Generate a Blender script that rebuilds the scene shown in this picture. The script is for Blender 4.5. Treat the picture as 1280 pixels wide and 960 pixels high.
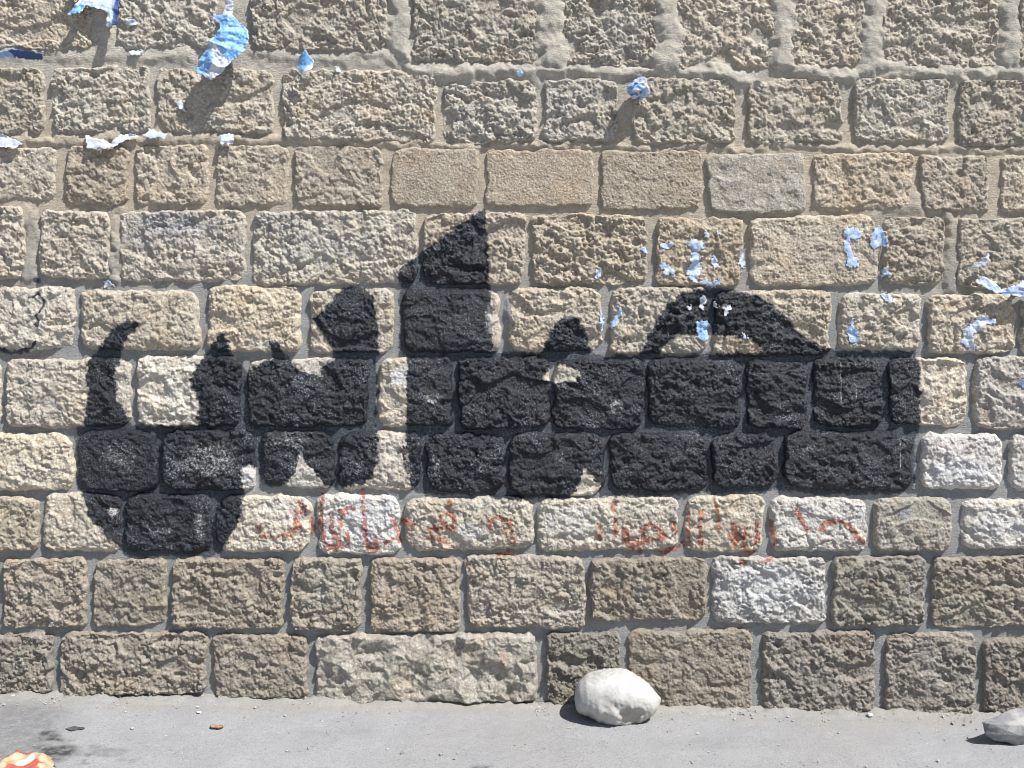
import bpy, math
import numpy as np

# ------------------------------------------------------------------ set-up
for o in list(bpy.data.objects):
    bpy.data.objects.remove(o, do_unlink=True)
scene = bpy.context.scene
COL = scene.collection

S = 0.0028            # metres per photo pixel at the wall face
D = 3.584             # camera distance to the wall face (y = 0)
HORIZON = 380.0       # photo row of eye level
ZC = (879.0 - HORIZON) * S
SLOPE = -0.0205       # the pavement falls gently to the right

cam_data = bpy.data.cameras.new('camera')
cam = bpy.data.objects.new('camera', cam_data)
COL.objects.link(cam)
cam.location = (0, -D, ZC)
cam.rotation_euler = (math.radians(90), 0, 0)
cam_data.sensor_width = 36.0
cam_data.lens = 36.0
cam_data.shift_y = -(480.0 - HORIZON) / 1280.0
cam_data.clip_start = 0.05
cam_data.clip_end = 500.0
scene.camera = cam
scene.render.resolution_x = 1024
scene.render.resolution_y = 768
try:
    scene.cycles.filter_width = 1.0
except Exception:
    pass

SUN_TO = np.array([0.44, -0.375, 0.815]); SUN_TO /= np.linalg.norm(SUN_TO)
world = bpy.data.worlds.new('World')
scene.world = world
world.use_nodes = True
wn = world.node_tree.nodes; wl = world.node_tree.links
wn.clear()
sky = wn.new('ShaderNodeTexSky'); sky.sky_type = 'NISHITA'; sky.sun_disc = False
sky.sun_elevation = math.asin(SUN_TO[2])
sky.sun_rotation = math.atan2(SUN_TO[0], SUN_TO[1])
sky.dust_density = 1.0
bg = wn.new('ShaderNodeBackground'); bg.inputs['Strength'].default_value = 0.062
wo = wn.new('ShaderNodeOutputWorld')
wl.new(sky.outputs[0], bg.inputs['Color']); wl.new(bg.outputs[0], wo.inputs['Surface'])

sun_data = bpy.data.lights.new('sun', 'SUN')
sun_data.energy = 4.9
sun_data.angle = math.radians(0.55)
sun_data.color = (1.0, 0.975, 0.935)
sun = bpy.data.objects.new('sun', sun_data)
COL.objects.link(sun)
from mathutils import Vector
sun.rotation_euler = Vector(-SUN_TO).to_track_quat('-Z', 'Y').to_euler()
sun.location = (3, -3, 6)

scene.view_settings.view_transform = 'Standard'
scene.view_settings.look = 'None'
scene.view_settings.gamma = 1.0
scene.view_settings.use_curve_mapping = False
scene.view_settings.exposure = 0.6

# ------------------------------------------------------------------ helpers
def to_xz(px, py, y=0.0):
    k = (D + y) / D
    return (px - 640.0) * S * k, ZC + (HORIZON - py) * S * k

def ground_z(x):
    return SLOPE * x

def ground_pt(px, py):
    """photo position on the pavement -> world x, y"""
    # ray: x = (px-640)*S*t, z = ZC+(HORIZON-py)*S*t, depth = D*t ; z = SLOPE*x
    t = ZC / ((py - HORIZON) * S + SLOPE * (px - 640.0) * S)
    return (px - 640.0) * S * t, D * t - D

def _hash(ix, iy, seed):
    h = (ix.astype(np.int64) * 374761393 + iy.astype(np.int64) * 668265263 + seed * 1442695041) & 0xFFFFFFFF
    h = ((h ^ (h >> 13)) * 1274126177) & 0xFFFFFFFF
    h = ((h ^ (h >> 16)) * 2246822519) & 0xFFFFFFFF
    return h ^ (h >> 15)

def perlin(x, y, seed=0):
    x0 = np.floor(x); y0 = np.floor(y)
    fx = x - x0; fy = y - y0
    ux = fx * fx * fx * (fx * (fx * 6 - 15) + 10); uy = fy * fy * fy * (fy * (fy * 6 - 15) + 10)
    out = 0
    for dx in (0, 1):
        for dy in (0, 1):
            a = _hash(x0 + dx, y0 + dy, seed) * (2 * np.pi / 4294967296.0)
            g = np.cos(a) * (fx - dx) + np.sin(a) * (fy - dy)
            out = out + g * (ux if dx else 1 - ux) * (uy if dy else 1 - uy)
    return out * 1.5

def fbm(x, y, seed=0, oct=3):
    s = 0; a = 1.0
    for k in range(oct):
        s = s + a * perlin(x * 2 ** k, y * 2 ** k, seed + 17 * k); a *= 0.5
    return s

def worley(x, y, seed=0):
    """returns F1, F2-F1 and a random value of the nearest cell"""
    x0 = np.floor(x); y0 = np.floor(y)
    f1 = np.full(x.shape, 9.0); f2 = np.full(x.shape, 9.0); rid = np.zeros(x.shape)
    for dx in (-1, 0, 1):
        for dy in (-1, 0, 1):
            h = _hash(x0 + dx, y0 + dy, seed)
            cx = x0 + dx + (h & 0xFFFF) / 65536.0
            cy = y0 + dy + ((h >> 16) & 0xFFFF) / 65536.0
            d = np.hypot(cx - x, cy - y)
            m = d < f1
            f2 = np.where(m, f1, np.minimum(f2, d))
            rid = np.where(m, ((h * 2654435761) & 0xFFFF) / 65536.0, rid)
            f1 = np.where(m, d, f1)
    return f1, f2 - f1, rid

def sstep(a, b, x):
    t = np.clip((x - a) / (b - a), 0, 1)
    return t * t * (3 - 2 * t)

def mesh_object(name, verts, faces, mat, parent=None, smooth=True, attrs=None, loc=(0, 0, 0)):
    """verts (n,3) array in world space, faces (m,4) or (m,3) int array"""
    me = bpy.data.meshes.new(name)
    v = np.asarray(verts, dtype=np.float32) - np.asarray(loc, dtype=np.float32)
    f = np.asarray(faces, dtype=np.int32)
    k = f.shape[1]
    me.vertices.add(len(v)); me.vertices.foreach_set('co', v.ravel())
    me.loops.add(f.size); me.loops.foreach_set('vertex_index', f.ravel())
    me.polygons.add(len(f))
    me.polygons.foreach_set('loop_start', np.arange(0, f.size, k, dtype=np.int32))
    me.polygons.foreach_set('loop_total', np.full(len(f), k, dtype=np.int32))
    me.update(calc_edges=True)
    me.polygons.foreach_set('use_smooth', np.full(len(f), smooth, dtype=bool))
    for an, arr in (attrs or {}).items():
        at = me.attributes.new(an, 'FLOAT_COLOR', 'POINT')
        a = np.zeros((len(v), 4), dtype=np.float32)
        a[:, :arr.shape[1]] = arr
        if arr.shape[1] < 4: a[:, 3] = 1
        at.data.foreach_set('color', a.ravel())
    me.materials.append(mat)
    o = bpy.data.objects.new(name, me)
    o.location = loc
    COL.objects.link(o)
    if parent is not None:
        o.parent = parent
    return o

def grid_faces(nr, nc):
    i = np.arange(nr * nc).reshape(nr, nc)
    return np.stack([i[:-1, :-1], i[1:, :-1], i[1:, 1:], i[:-1, 1:]], -1).reshape(-1, 4)

def tag(o, label, cat, group=None):
    o['label'] = label; o['category'] = cat
    if group: o['group'] = group
    return o

# ------------------------------------------------------------------ materials
class NT:
    def __init__(self, name):
        self.m = bpy.data.materials.new(name); self.m.use_nodes = True
        self.t = self.m.node_tree; self.t.nodes.clear()
        self.out = self.n('ShaderNodeOutputMaterial')
        self.b = self.n('ShaderNodeBsdfPrincipled')
        self.l(self.b.outputs[0], self.out.inputs['Surface'])
        self.pos = self.n('ShaderNodeNewGeometry').outputs['Position']
    def n(self, t): return self.t.nodes.new(t)
    def l(self, a, b): self.t.links.new(a, b)
    def attr(self, name):
        a = self.n('ShaderNodeAttribute'); a.attribute_name = name
        return a
    def sep(self, sock):
        s = self.n('ShaderNodeSeparateColor'); self.l(sock, s.inputs[0]); return s.outputs
    def noise(self, scale, detail=3, rough=0.55, vec=None):
        x = self.n('ShaderNodeTexNoise'); x.inputs['Scale'].default_value = scale
        x.inputs['Detail'].default_value = detail; x.inputs['Roughness'].default_value = rough
        self.l(vec or self.pos, x.inputs['Vector']); return x.outputs['Fac']
    def val(self, sock, v):
        if hasattr(v, 'links'): self.l(v, sock)
        else: sock.default_value = v
    def math(self, op, a, b=0.0, clamp=False):
        x = self.n('ShaderNodeMath'); x.operation = op; x.use_clamp = clamp
        self.val(x.inputs[0], a); self.val(x.inputs[1], b); return x.outputs[0]
    def ramp(self, v, a, b, lo=0.0, hi=1.0):
        x = self.n('ShaderNodeMapRange'); x.interpolation_type = 'SMOOTHSTEP'
        self.val(x.inputs[0], v)
        for i, q in enumerate((a, b, lo, hi)): x.inputs[i + 1].default_value = q
        return x.outputs[0]
    def mix(self, f, a, b, mode='MIX'):
        x = self.n('ShaderNodeMix'); x.data_type = 'RGBA'; x.blend_type = mode
        self.val(x.inputs[0], f)
        for s, v in ((x.inputs[6], a), (x.inputs[7], b)):
            if hasattr(v, 'links'): self.l(v, s)
            else: s.default_value = (*v, 1)
        return x.outputs[2]
    def bump(self, h, dist, strength=1.0, normal=None):
        x = self.n('ShaderNodeBump'); x.inputs['Distance'].default_value = dist
        x.inputs['Strength'].default_value = strength; self.l(h, x.inputs['Height'])
        if normal: self.l(normal, x.inputs['Normal'])
        return x.outputs[0]

def paint_layers(t, col, rough=0.85, thin=0.0):
    """black spray paint, red brush paint and whitewash over a base colour, from the 'paint' attribute"""
    at = t.attr('paint')
    r, g, b = t.sep(at.outputs['Color'])[:3]
    alpha = at.outputs['Alpha']
    nf = t.noise(420, 2, 0.6); nm = t.noise(110, 3, 0.6)
    grit = t.math('ADD', t.math('MULTIPLY', nf, 0.5), t.math('MULTIPLY', nm, 0.5))
    wm = t.ramp(t.math('ADD', b, t.math('MULTIPLY', t.math('SUBTRACT', t.noise(140, 4, 0.72), 0.5), 2.6)), 0.25, 1.0, 0.0, 0.9)
    col = t.mix(wm, col, (0.55, 0.555, 0.565))
    # alpha channel: blue-grey old spray specks
    am = t.ramp(t.math('ADD', alpha, t.math('MULTIPLY', t.math('SUBTRACT', grit, 0.5), 2.2)), 0.35, 0.75)
    col = t.mix(am, col, (0.16, 0.19, 0.28))
    rm = t.ramp(t.math('ADD', g, t.math('MULTIPLY', t.math('SUBTRACT', grit, 0.5), 3.0)), 0.40, 0.72, 0.0, 0.85)
    redc = t.mix(t.ramp(t.noise(60, 2), 0.48, 0.62), (0.23, 0.040, 0.031), (0.50, 0.185, 0.09))
    col = t.mix(rm, col, redc)
    km = t.ramp(t.math('ADD', r, t.math('MULTIPLY', t.math('SUBTRACT', grit, 0.5), 1.9)), 0.28, 0.66)
    np_ = t.noise(9, 3, 0.6)
    blk = t.mix(t.ramp(nm, 0.35, 0.7), (0.006 + thin * .027, 0.0075 + thin * .031, 0.0125 + thin * .038), (0.014 + thin * .075, 0.0185 + thin * .082, 0.029 + thin * .094))
    worn = t.math('ADD', t.noise(190, 3, 0.7), t.math('MULTIPLY', t.math('SUBTRACT', np_, 0.5), 0.45))
    blk = t.mix(t.ramp(worn, 0.60, 0.68, 0, 0.85), blk, (0.24, 0.26, 0.30))
    col = t.mix(km, col, blk)
    ro = t.math('SUBTRACT', rough, t.math('MULTIPLY', km, rough - 0.33))
    t.l(ro, t.b.inputs['Roughness'])
    t.l(col, t.b.inputs['Base Color'])
    return km, grit

def stone_material():
    t = NT('limestone')
    tone = t.attr('tone').outputs['Color']
    n1 = t.noise(26, 3, 0.6); n2 = t.noise(7, 2); n3 = t.noise(230, 3, 0.65)
    col = t.mix(t.ramp(n1, 0.35, 0.68), t.mix(1.0, tone, (0.84, 0.80, 0.76), 'MULTIPLY'), t.mix(1.0, tone, (1.10, 1.08, 1.04), 'MULTIPLY'))
    col = t.mix(t.ramp(n2, 0.5, 0.72, 0, 0.45), col, t.mix(1.0, tone, (1.08, 0.90, 0.70), 'MULTIPLY'))
    col = t.mix(t.ramp(n3, 0.52, 0.70, 0, 0.5), col, t.mix(1.0, tone, (0.62, 0.60, 0.58), 'MULTIPLY'))
    col = t.mix(t.ramp(n3, 0.30, 0.45, 0.4, 0), col, t.mix(1.0, tone, (1.25, 1.25, 1.24), 'MULTIPLY'))
    n5 = t.noise(110, 4, 0.7)
    col = t.mix(t.ramp(n5, 0.53, 0.61, 0, 0.7), col, t.mix(1.0, tone, (1.42, 1.44, 1.46), 'MULTIPLY'))
    col = t.mix(t.ramp(n5, 0.46, 0.38, 0, 0.55), col, t.mix(1.0, tone, (0.60, 0.54, 0.47), 'MULTIPLY'))
    km, grit = paint_layers(t, col)
    t.b.inputs['Specular IOR Level'].default_value = 0.5
    nb = t.bump(t.noise(135, 4, 0.7), 0.0075, 1.0)
    t.l(nb, t.b.inputs['Normal'])
    return t.m

def mortar_material():
    t = NT('lime_mortar')
    tone = t.attr('tone').outputs['Color']
    n1 = t.noise(14, 4, 0.6); n3 = t.noise(300, 2, 0.6)
    col = t.mix(t.ramp(n1, 0.35, 0.66), t.mix(1.0, tone, (0.82, 0.82, 0.83), 'MULTIPLY'), t.mix(1.0, tone, (1.08, 1.07, 1.04), 'MULTIPLY'))
    col = t.mix(t.ramp(n3, 0.55, 0.72, 0, 0.4), col, t.mix(1.0, tone, (0.7, 0.68, 0.66), 'MULTIPLY'))
    n5 = t.noise(120, 4, 0.72)
    col = t.mix(t.ramp(n5, 0.53, 0.62, 0, 0.6), col, t.mix(1.0, tone, (1.28, 1.28, 1.28), 'MULTIPLY'))
    col = t.mix(t.ramp(n5, 0.46, 0.37, 0, 0.55), col, t.mix(1.0, tone, (0.68, 0.66, 0.63), 'MULTIPLY'))
    paint_layers(t, col, 0.9, 1.0)
    t.b.inputs['Specular IOR Level'].default_value = 0.3
    mp = t.n('ShaderNodeMapping'); mp.inputs['Scale'].default_value = (1, 1, 2.2)
    t.l(t.pos, mp.inputs['Vector'])
    nb = t.bump(t.noise(105, 5, 0.72, mp.outputs[0]), 0.008, 0.85)
    t.l(nb, t.b.inputs['Normal'])
    return t.m

def paper_material():
    t = NT('poster_paper')
    r, g, b = t.sep(t.attr('paint').outputs['Color'])[:3]
    n = t.noise(60, 3)
    white = t.mix(t.ramp(n, 0.35, 0.65), (0.46, 0.49, 0.59), (0.56, 0.585, 0.65))
    blue = t.mix(t.ramp(t.noise(90, 3), 0.35, 0.65), (0.11, 0.29, 0.60), (0.20, 0.43, 0.74))
    col = t.mix(r, white, blue)
    col = t.mix(g, col, (0.025, 0.06, 0.19))
    t.l(col, t.b.inputs['Base Color'])
    t.b.inputs['Roughness'].default_value = 0.55
    t.l(t.bump(t.noise(260, 2), 0.001, 0.5), t.b.inputs['Normal'])
    return t.m

def ground_material():
    t = NT('worn_concrete')
    r, g, b = t.sep(t.attr('paint').outputs['Color'])[:3]
    n1 = t.noise(5, 5, 0.62); n2 = t.noise(90, 3, 0.6); n3 = t.noise(210, 3, 0.65); n4 = t.noise(1.3, 3)
    col = t.mix(t.ramp(n1, 0.3, 0.7), (0.260, 0.261, 0.270), (0.300, 0.301, 0.309))
    col = t.mix(t.ramp(n4, 0.45, 0.7, 0, 0.4), col, (0.245, 0.238, 0.225))
    col = t.mix(t.ramp(n2, 0.54, 0.72, 0, 0.35), col, (0.20, 0.20, 0.205))
    col = t.mix(t.ramp(n3, 0.56, 0.66, 0, 0.7), col, (0.115, 0.115, 0.12))
    col = t.mix(t.ramp(n3, 0.44, 0.32, 0, 0.6), col, (0.40, 0.405, 0.42))
    # dust along the wall foot and dark spilt stains
    col = t.mix(t.math('MULTIPLY', g, t.ramp(n2, 0.3, 0.6, 0.45, 1.0)), col, (0.265, 0.25, 0.215))
    col = t.mix(t.math('MULTIPLY', r, t.ramp(t.noise(35, 4, 0.65), 0.35, 0.6, 0.5, 1.0)), col, (0.045, 0.044, 0.046))
    t.l(col, t.b.inputs['Base Color'])
    t.b.inputs['Roughness'].default_value = 0.9
    t.b.inputs['Specular IOR Level'].default_value = 0.3
    h = t.math('ADD', t.math('MULTIPLY', t.noise(160, 3, 0.65), 0.7), t.math('MULTIPLY', n3, 0.4))
    t.l(t.bump(h, 0.0045, 0.85), t.b.inputs['Normal'])
    return t.m

def rock_material(name, c1, c2, c3, dirt=0.5):
    t = NT(name)
    r = t.sep(t.attr('paint').outputs['Color'])[0]
    n1 = t.noise(16, 4, 0.6); n2 = t.noise(70, 4, 0.65)
    col = t.mix(t.ramp(n1, 0.4, 0.68), c1, c2)
    col = t.mix(t.ramp(n2, 0.55, 0.75, 0, dirt), col, c3)
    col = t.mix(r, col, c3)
    t.l(col, t.b.inputs['Base Color'])
    t.b.inputs['Roughness'].default_value = 0.88
    t.b.inputs['Specular IOR Level'].default_value = 0.3
    t.l(t.bump(t.noise(110, 5, 0.65), 0.004, 0.5), t.b.inputs['Normal'])
    return t.m

def plain_material(name, c1, c2, scale=60, rough=0.7):
    t = NT(name)
    t.l(t.mix(t.ramp(t.noise(scale, 4, 0.6), 0.35, 0.65), c1, c2), t.b.inputs['Base Color'])
    t.b.inputs['Roughness'].default_value = rough
    t.l(t.bump(t.noise(scale * 3, 3), 0.002, 0.5), t.b.inputs['Normal'])
    return t.m

def wrapper_material():
    t = NT('printed_wrapper')
    r, g, b = t.sep(t.attr('paint').outputs['Color'])[:3]
    col = t.mix(t.ramp(t.noise(50, 2), 0.35, 0.65), (0.44, 0.31, 0.19), (0.48, 0.40, 0.28))
    col = t.mix(r, col, (0.42, 0.10, 0.07))
    col = t.mix(g, col, (0.50, 0.50, 0.53))
    col = t.mix(b, col, (0.02, 0.02, 0.025))
    t.l(col, t.b.inputs['Base Color'])
    t.b.inputs['Roughness'].default_value = 0.38
    return t.m

M_STONE = stone_material(); M_MORTAR = mortar_material(); M_PAPER = paper_material()
M_GROUND = ground_material()

# ------------------------------------------------------------------ painted marks on the wall (photo-pixel raster of the wall face)
X0, Y0, X1, Y1 = -120, -60, 1400, 920
RX, RY = np.meshgrid(np.arange(X0, X1, dtype=np.float64), np.arange(Y0, Y1, dtype=np.float64))
JX = RX + 3.0 * perlin(RX / 9, RY / 9, 5) + 2.2 * perlin(RX / 4, RY / 4, 6)
JY = RY + 3.0 * perlin(RX / 9, RY / 9, 7) + 2.2 * perlin(RX / 4, RY / 4, 8)
BLACK = np.zeros(RX.shape); RED = np.zeros(RX.shape); WHITE = np.zeros(RX.shape); SPECK = np.zeros(RX.shape)

def seg_dist(px, py, a, b):
    ax, ay = a; bx, by = b
    dx, dy = bx - ax, by - ay
    L = dx * dx + dy * dy + 1e-9
    t = np.clip(((px - ax) * dx + (py - ay) * dy) / L, 0, 1)
    return np.hypot(px - ax - t * dx, py - ay - t * dy)

def poly_sdf(px, py, pts):
    """positive inside"""
    inside = np.zeros(px.shape, bool); d = np.full(px.shape, 1e9)
    n = len(pts)
    for i in range(n):
        a = pts[i]; b = pts[(i + 1) % n]
        d = np.minimum(d, seg_dist(px, py, a, b))
        c = ((a[1] > py) != (b[1] > py)) & (px < (b[0] - a[0]) * (py - a[1]) / (b[1] - a[1] + 1e-12) + a[0])
        inside ^= c
    return np.where(inside, d, -d)

def win(pts, pad):
    xs = [p[0] for p in pts]; ys = [p[1] for p in pts]
    return (slice(max(0, int(min(ys) - pad - Y0)), max(0, int(max(ys) + pad - Y0))),
            slice(max(0, int(min(xs) - pad - X0)), max(0, int(max(xs) + pad - X0))))

def fill(M, pts, soft=3.0, v=1.0, erase=False):
    w = win(pts, 14)
    s = sstep(-soft, soft, poly_sdf(JX[w], JY[w], pts)) * v
    M[w] = M[w] * (1 - s) if erase else np.maximum(M[w], s)

def stroke(M, pts, r, soft=2.0, v=1.0):
    w = win(pts, 14 + r)
    d = np.full(M[w].shape, 1e9)
    for a, b in zip(pts[:-1], pts[1:]):
        d = np.minimum(d, seg_dist(JX[w], JY[w], a, b))
    M[w] = np.maximum(M[w], sstep(r + soft, r - soft, d) * v)

def blob(M, x, y, rx, ry, v=1.0, soft=0.5):
    w = win([(x - rx, y - ry), (x + rx, y + ry)], 14 + 0.4 * max(rx, ry))
    d = np.hypot((JX[w] - x) / rx, (JY[w] - y) / ry)
    M[w] = np.maximum(M[w], sstep(1 + soft, 1 - soft, d) * v)

# black spray lettering
for pts in [
    # arch of the first letter
    [(798, 446), (803, 432), (815, 410), (833, 382), (850, 369), (872, 362), (897, 360), (930, 364), (955, 374), (978, 392),
     (1000, 416), (1024, 434), (1045, 441), (1050, 452), (960, 452), (952, 432), (930, 421), (893, 418), (870, 418), (850, 418), (833, 427), (822, 446)],
    # long body
    [(509, 440), (640, 440), (800, 445), (960, 440), (1040, 440), (1146, 439), (1150, 470), (1149, 532), (1144, 545), (1143, 616),
     (1040, 619), (980, 613), (890, 617), (758, 621), (640, 625), (600, 619), (525, 617), (514, 612), (508, 540)],
    # tall upright with slanted top
    [(606, 262), (610, 300), (610, 356), (616, 362), (616, 445), (560, 545), (508, 545), (508, 445), (500, 440), (499, 336), (528, 315), (566, 288), (590, 268)],
    # small tooth
    [(674, 446), (684, 426), (694, 404), (706, 395), (722, 399), (732, 415), (740, 446)],
    # second upright
    [(391, 399), (408, 386), (420, 368), (436, 357), (456, 359), (467, 372), (472, 400), (472, 575), (466, 595), (450, 606), (430, 609),
     (421, 603), (421, 535), (402, 535), (402, 458), (418, 449), (410, 428)],
    # teeth
    [(302, 540), (302, 470), (318, 458), (338, 449), (352, 446), (365, 450), (374, 464), (400, 470), (412, 470), (412, 545)],
    [(336, 425), (347, 427), (358, 446), (342, 450)],
    [(240, 478), (246, 456), (256, 446), (268, 426), (279, 416), (286, 428), (289, 445), (303, 453), (308, 470), (308, 540), (246, 540), (251, 505)],
    # left stroke
    [(104, 545), (108, 520), (114, 497), (108, 470), (113, 449), (128, 428), (146, 408), (160, 399), (176, 403), (168, 416), (156, 428), (149, 447),
     (144, 470), (147, 500), (160, 524), (176, 545)],
    # bowl
    [(96, 534), (176, 532), (322, 532), (322, 585), (304, 584), (304, 640), (294, 662), (276, 690), (262, 697), (215, 695), (165, 696), (148, 684),
     (126, 662), (112, 640), (104, 617), (97, 612)],
    # two teeth under the line
    [(318, 535), (422, 535), (422, 613), (405, 605), (390, 590), (377, 568), (372, 590), (362, 602), (345, 609), (330, 604), (318, 585)],
]:
    fill(BLACK, pts, 5.5)
stroke(BLACK, [(503, 560), (515, 600)], 6, 5, 0.5)
stroke(BLACK, [(1040, 442), (1140, 447)], 5)
# places the spray missed
fill(BLACK, [(678, 470), (690, 458), (708, 457), (724, 468), (720, 477), (690, 479)], 3, erase=True)
fill(BLACK, [(730, 586), (742, 598), (750, 606), (748, 622), (712, 624), (722, 610)], 3, erase=True)
fill(BLACK, [(376, 564), (385, 580), (412, 612), (405, 618), (345, 618), (348, 610), (364, 600), (372, 585)], 1.5, erase=True)
fill(BLACK, [(306, 584), (322, 584), (322, 616), (306, 616)], 2, erase=True)
fill(BLACK, [(613, 364), (626, 364), (626, 430), (616, 420)], 4, 0.75, erase=True)
fill(BLACK, [(472, 447), (507, 447), (507, 534), (472, 534)], 2, erase=True)
for x, y, rx, ry, v in [(880, 375, 4, 6, .8), (905, 383, 5, 4, .7), (770, 508, 13, 9, .5), (540, 497, 15, 9, .5), (150, 572, 34, 28, .36), (262, 575, 50, 28, .42), (340, 490, 26, 30, .22), (500, 470, 10, 12, .2), (620, 490, 40, 30, .14), (870, 490, 50, 26, .12), (1060, 580, 60, 22, .2),
                     (200, 660, 30, 16, .35), (250, 655, 8, 26, .45), (360, 555, 36, 20, .36), (140, 640, 8, 8, .6), (545, 580, 6, 18, .4), (700, 570, 8, 14, .35), (610, 400, 6, 22, .5), (1010, 560, 26, 6, .35),
                     (930, 600, 26, 8, .3), (850, 560, 20, 10, .2), (450, 560, 14, 10, .25)]:
    w = win([(x - rx, y - ry), (x + rx, y + ry)], 10)
    d = np.hypot((JX[w] - x) / rx, (JY[w] - y) / ry)
    BLACK[w] *= 1 - sstep(1.4, 0.4, d) * v
    WHITE[w] = np.maximum(WHITE[w], sstep(1.6, 0.6, d) * .95)
for yy0, yy1, xx in [(440, 537, 1050), (455, 500, 1068), (548, 607, 1124)]:
    w = (slice(yy0 - Y0, yy1 - Y0), slice(xx - X0, xx + 2 - X0)); BLACK[w] *= 1 - .6 * sstep(-.3, .2, perlin(RX[w] / 3, RY[w] / 12, 44)); WHITE[w] = 0.6
# old black scrawl at the far left
stroke(BLACK, [(40, 372), (52, 368), (57, 378), (50, 394), (46, 408)], 2.4, 2, .75)
stroke(BLACK, [(-6, 434), (14, 441), (34, 438), (46, 428)], 2.6, 2, .8)
blob(BLACK, 46, 350, 5, 5)
blob(BLACK, 52, 365, 4, 6, .6)

# red lettering below
for pts, r in [
    ([(331, 652), (324, 659), (328, 669), (345, 670), (362, 667), (365, 659)], 1.8), ([(370, 648), (374, 658), (366, 664)], 3.2),
    ([(374, 629), (380, 639), (371, 640)], 2.6), ([(390, 650), (391, 668)], 2.6), ([(403, 616), (402, 640), (404, 677)], 2.8),
    ([(414, 642), (415, 661)], 2.2), ([(444, 634), (426, 639), (427, 658)], 2.6), ([(417, 666), (428, 683)], 3.6),
    ([(407, 680), (421, 684)], 3), ([(434, 666), (435, 680)], 2.6), ([(454, 612), (456, 650), (458, 677)], 2.2),
    ([(460, 681), (472, 676), (474, 685), (462, 686)], 2.8), ([(481, 678), (497, 673)], 2), ([(493, 650), (499, 674)], 2.6),
    ([(503, 649), (517, 655)], 2.8), ([(550, 645), (560, 641), (567, 647), (568, 660), (557, 656), (551, 648)], 2.4),
    ([(553, 659), (536, 661), (538, 670), (555, 676)], 2.6), ([(562, 628), (563, 632)], 2.6),
    ([(613, 664), (612, 653), (619, 646), (629, 645), (637, 651), (640, 664), (642, 676)], 1.9), ([(625, 652), (633, 668)], 1.6),
    ([(623, 694), (640, 690)], 2), ([(749, 654), (750, 674)], 2), ([(767, 628), (767, 634)], 3.6), ([(769, 644), (769, 668)], 1.9),
    ([(781, 663), (782, 674), (789, 684)], 4), ([(789, 683), (808, 676), (832, 669), (810, 654), (802, 664), (804, 672)], 2.6),
    ([(842, 654), (845, 670)], 2.2), ([(826, 690), (838, 687), (854, 680)], 2.6), ([(861, 642), (861, 680)], 2), ([(875, 640), (876, 682)], 2.1),
    ([(893, 622), (899, 662)], 1.9), ([(917, 654), (919, 682)], 3.0), ([(930, 657), (930, 682)], 2.6), ([(912, 668), (934, 671)], 2.6),
    ([(946, 653), (945, 678)], 2.6), ([(926, 693), (944, 689)], 2.4), ([(963, 652), (970, 678)], 2.6), ([(995, 637), (1000, 648), (1008, 662)], 3.2),
    ([(1027, 662), (1029, 655), (1038, 652), (1050, 652), (1061, 657), (1068, 668), (1079, 679)], 2.8), ([(926, 701), (930, 703)], 4),
    ([(946, 704), (966, 697)], 1.8), ([(795, 674), (800, 690)], 2.4)]:
    stroke(RED, pts, r + 0.9, 2.6, 0.81)
for x, y, rx, ry, v in [(1040, 800, 22, 10, .38), (1172, 500, 8, 18, .36), (1236, 514, 14, 14, .38), (1180, 556, 24, 10, .32), (690, 655, 8, 20, .25), (515, 665, 9, 16, .36), (400, 840, 6, 16, .3), (628, 826, 8, 16, .5), (905, 674, 40, 14, .22), (740, 670, 30, 12, .22)]:
    blob(RED, x, y, rx, ry, v, .8)

# whitewash
for x, y, rx, ry, v in [(770, 508, 13, 9, .8), (540, 497, 15, 9, .85), (350, 640, 46, 22, .45), (450, 650, 50, 32, .72), (485, 640, 16, 22, .9), (590, 665, 34, 14, .62), (610, 632, 40, 10, .45), (710, 650, 44, 26, .58), (1010, 645, 44, 18, .5),
                        (1070, 645, 16, 18, .6), (965, 738, 68, 32, .72), (955, 716, 40, 16, .85), (1200, 590, 52, 20, .86), (1245, 655, 40, 26, .7), (488, 575, 22, 36, .5), (378, 595, 24, 20, .55), (312, 600, 8, 16, .8),
                        (690, 765, 44, 14, .4), (640, 740, 40, 30, .24), (40, 590, 50, 24, .45), (400, 312, 90, 30, .42), (220, 290, 70, 24, .40), (1270, 600, 20, 20, .5), (60, 415, 40, 24, .36), (700, 410, 20, 30, .3),
                        (560, 430, 10, 6, .2), (700, 140, 40, 30, .4), (860, 60, 30, 30, .12), (760, 40, 50, 40, .4), (600, 150, 50, 20, .35), (330, 430, 40, 8, .5), (220, 480, 40, 30, .34), (60, 490, 60, 30, .28), (150, 480, 14, 40, .3), (590, 40, 70, 40, .22),
                        (1160, 40, 60, 30, .2), (990, 745, 40, 26, .5), (1100, 640, 20, 30, .25), (540, 800, 40, 30, .1), (40, 740, 50, 20, .2), (1165, 840, 20, 30, .3), (975, 840, 14, 40, .25), (1140, 735, 14, 20, .3), (800, 740, 12, 20, .3), (480, 720, 40, 14, .2), (400, 730, 10, 26, .4)]:
    blob(WHITE, x, y, rx, ry, v, .7)
# bluish specks
for x, y, rx, ry, v in [(215, 280, 60, 22, .5), (170, 300, 22, 26, .4), (350, 275, 44, 16, .45), (420, 290, 80, 24, .26), (590, 668, 10, 10, .35), (1130, 640, 14, 16, .45), (905, 725, 14, 14, .35), (265, 130, 60, 20, .12)]:
    blob(SPECK, x, y, rx, ry, v, .7)

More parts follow.
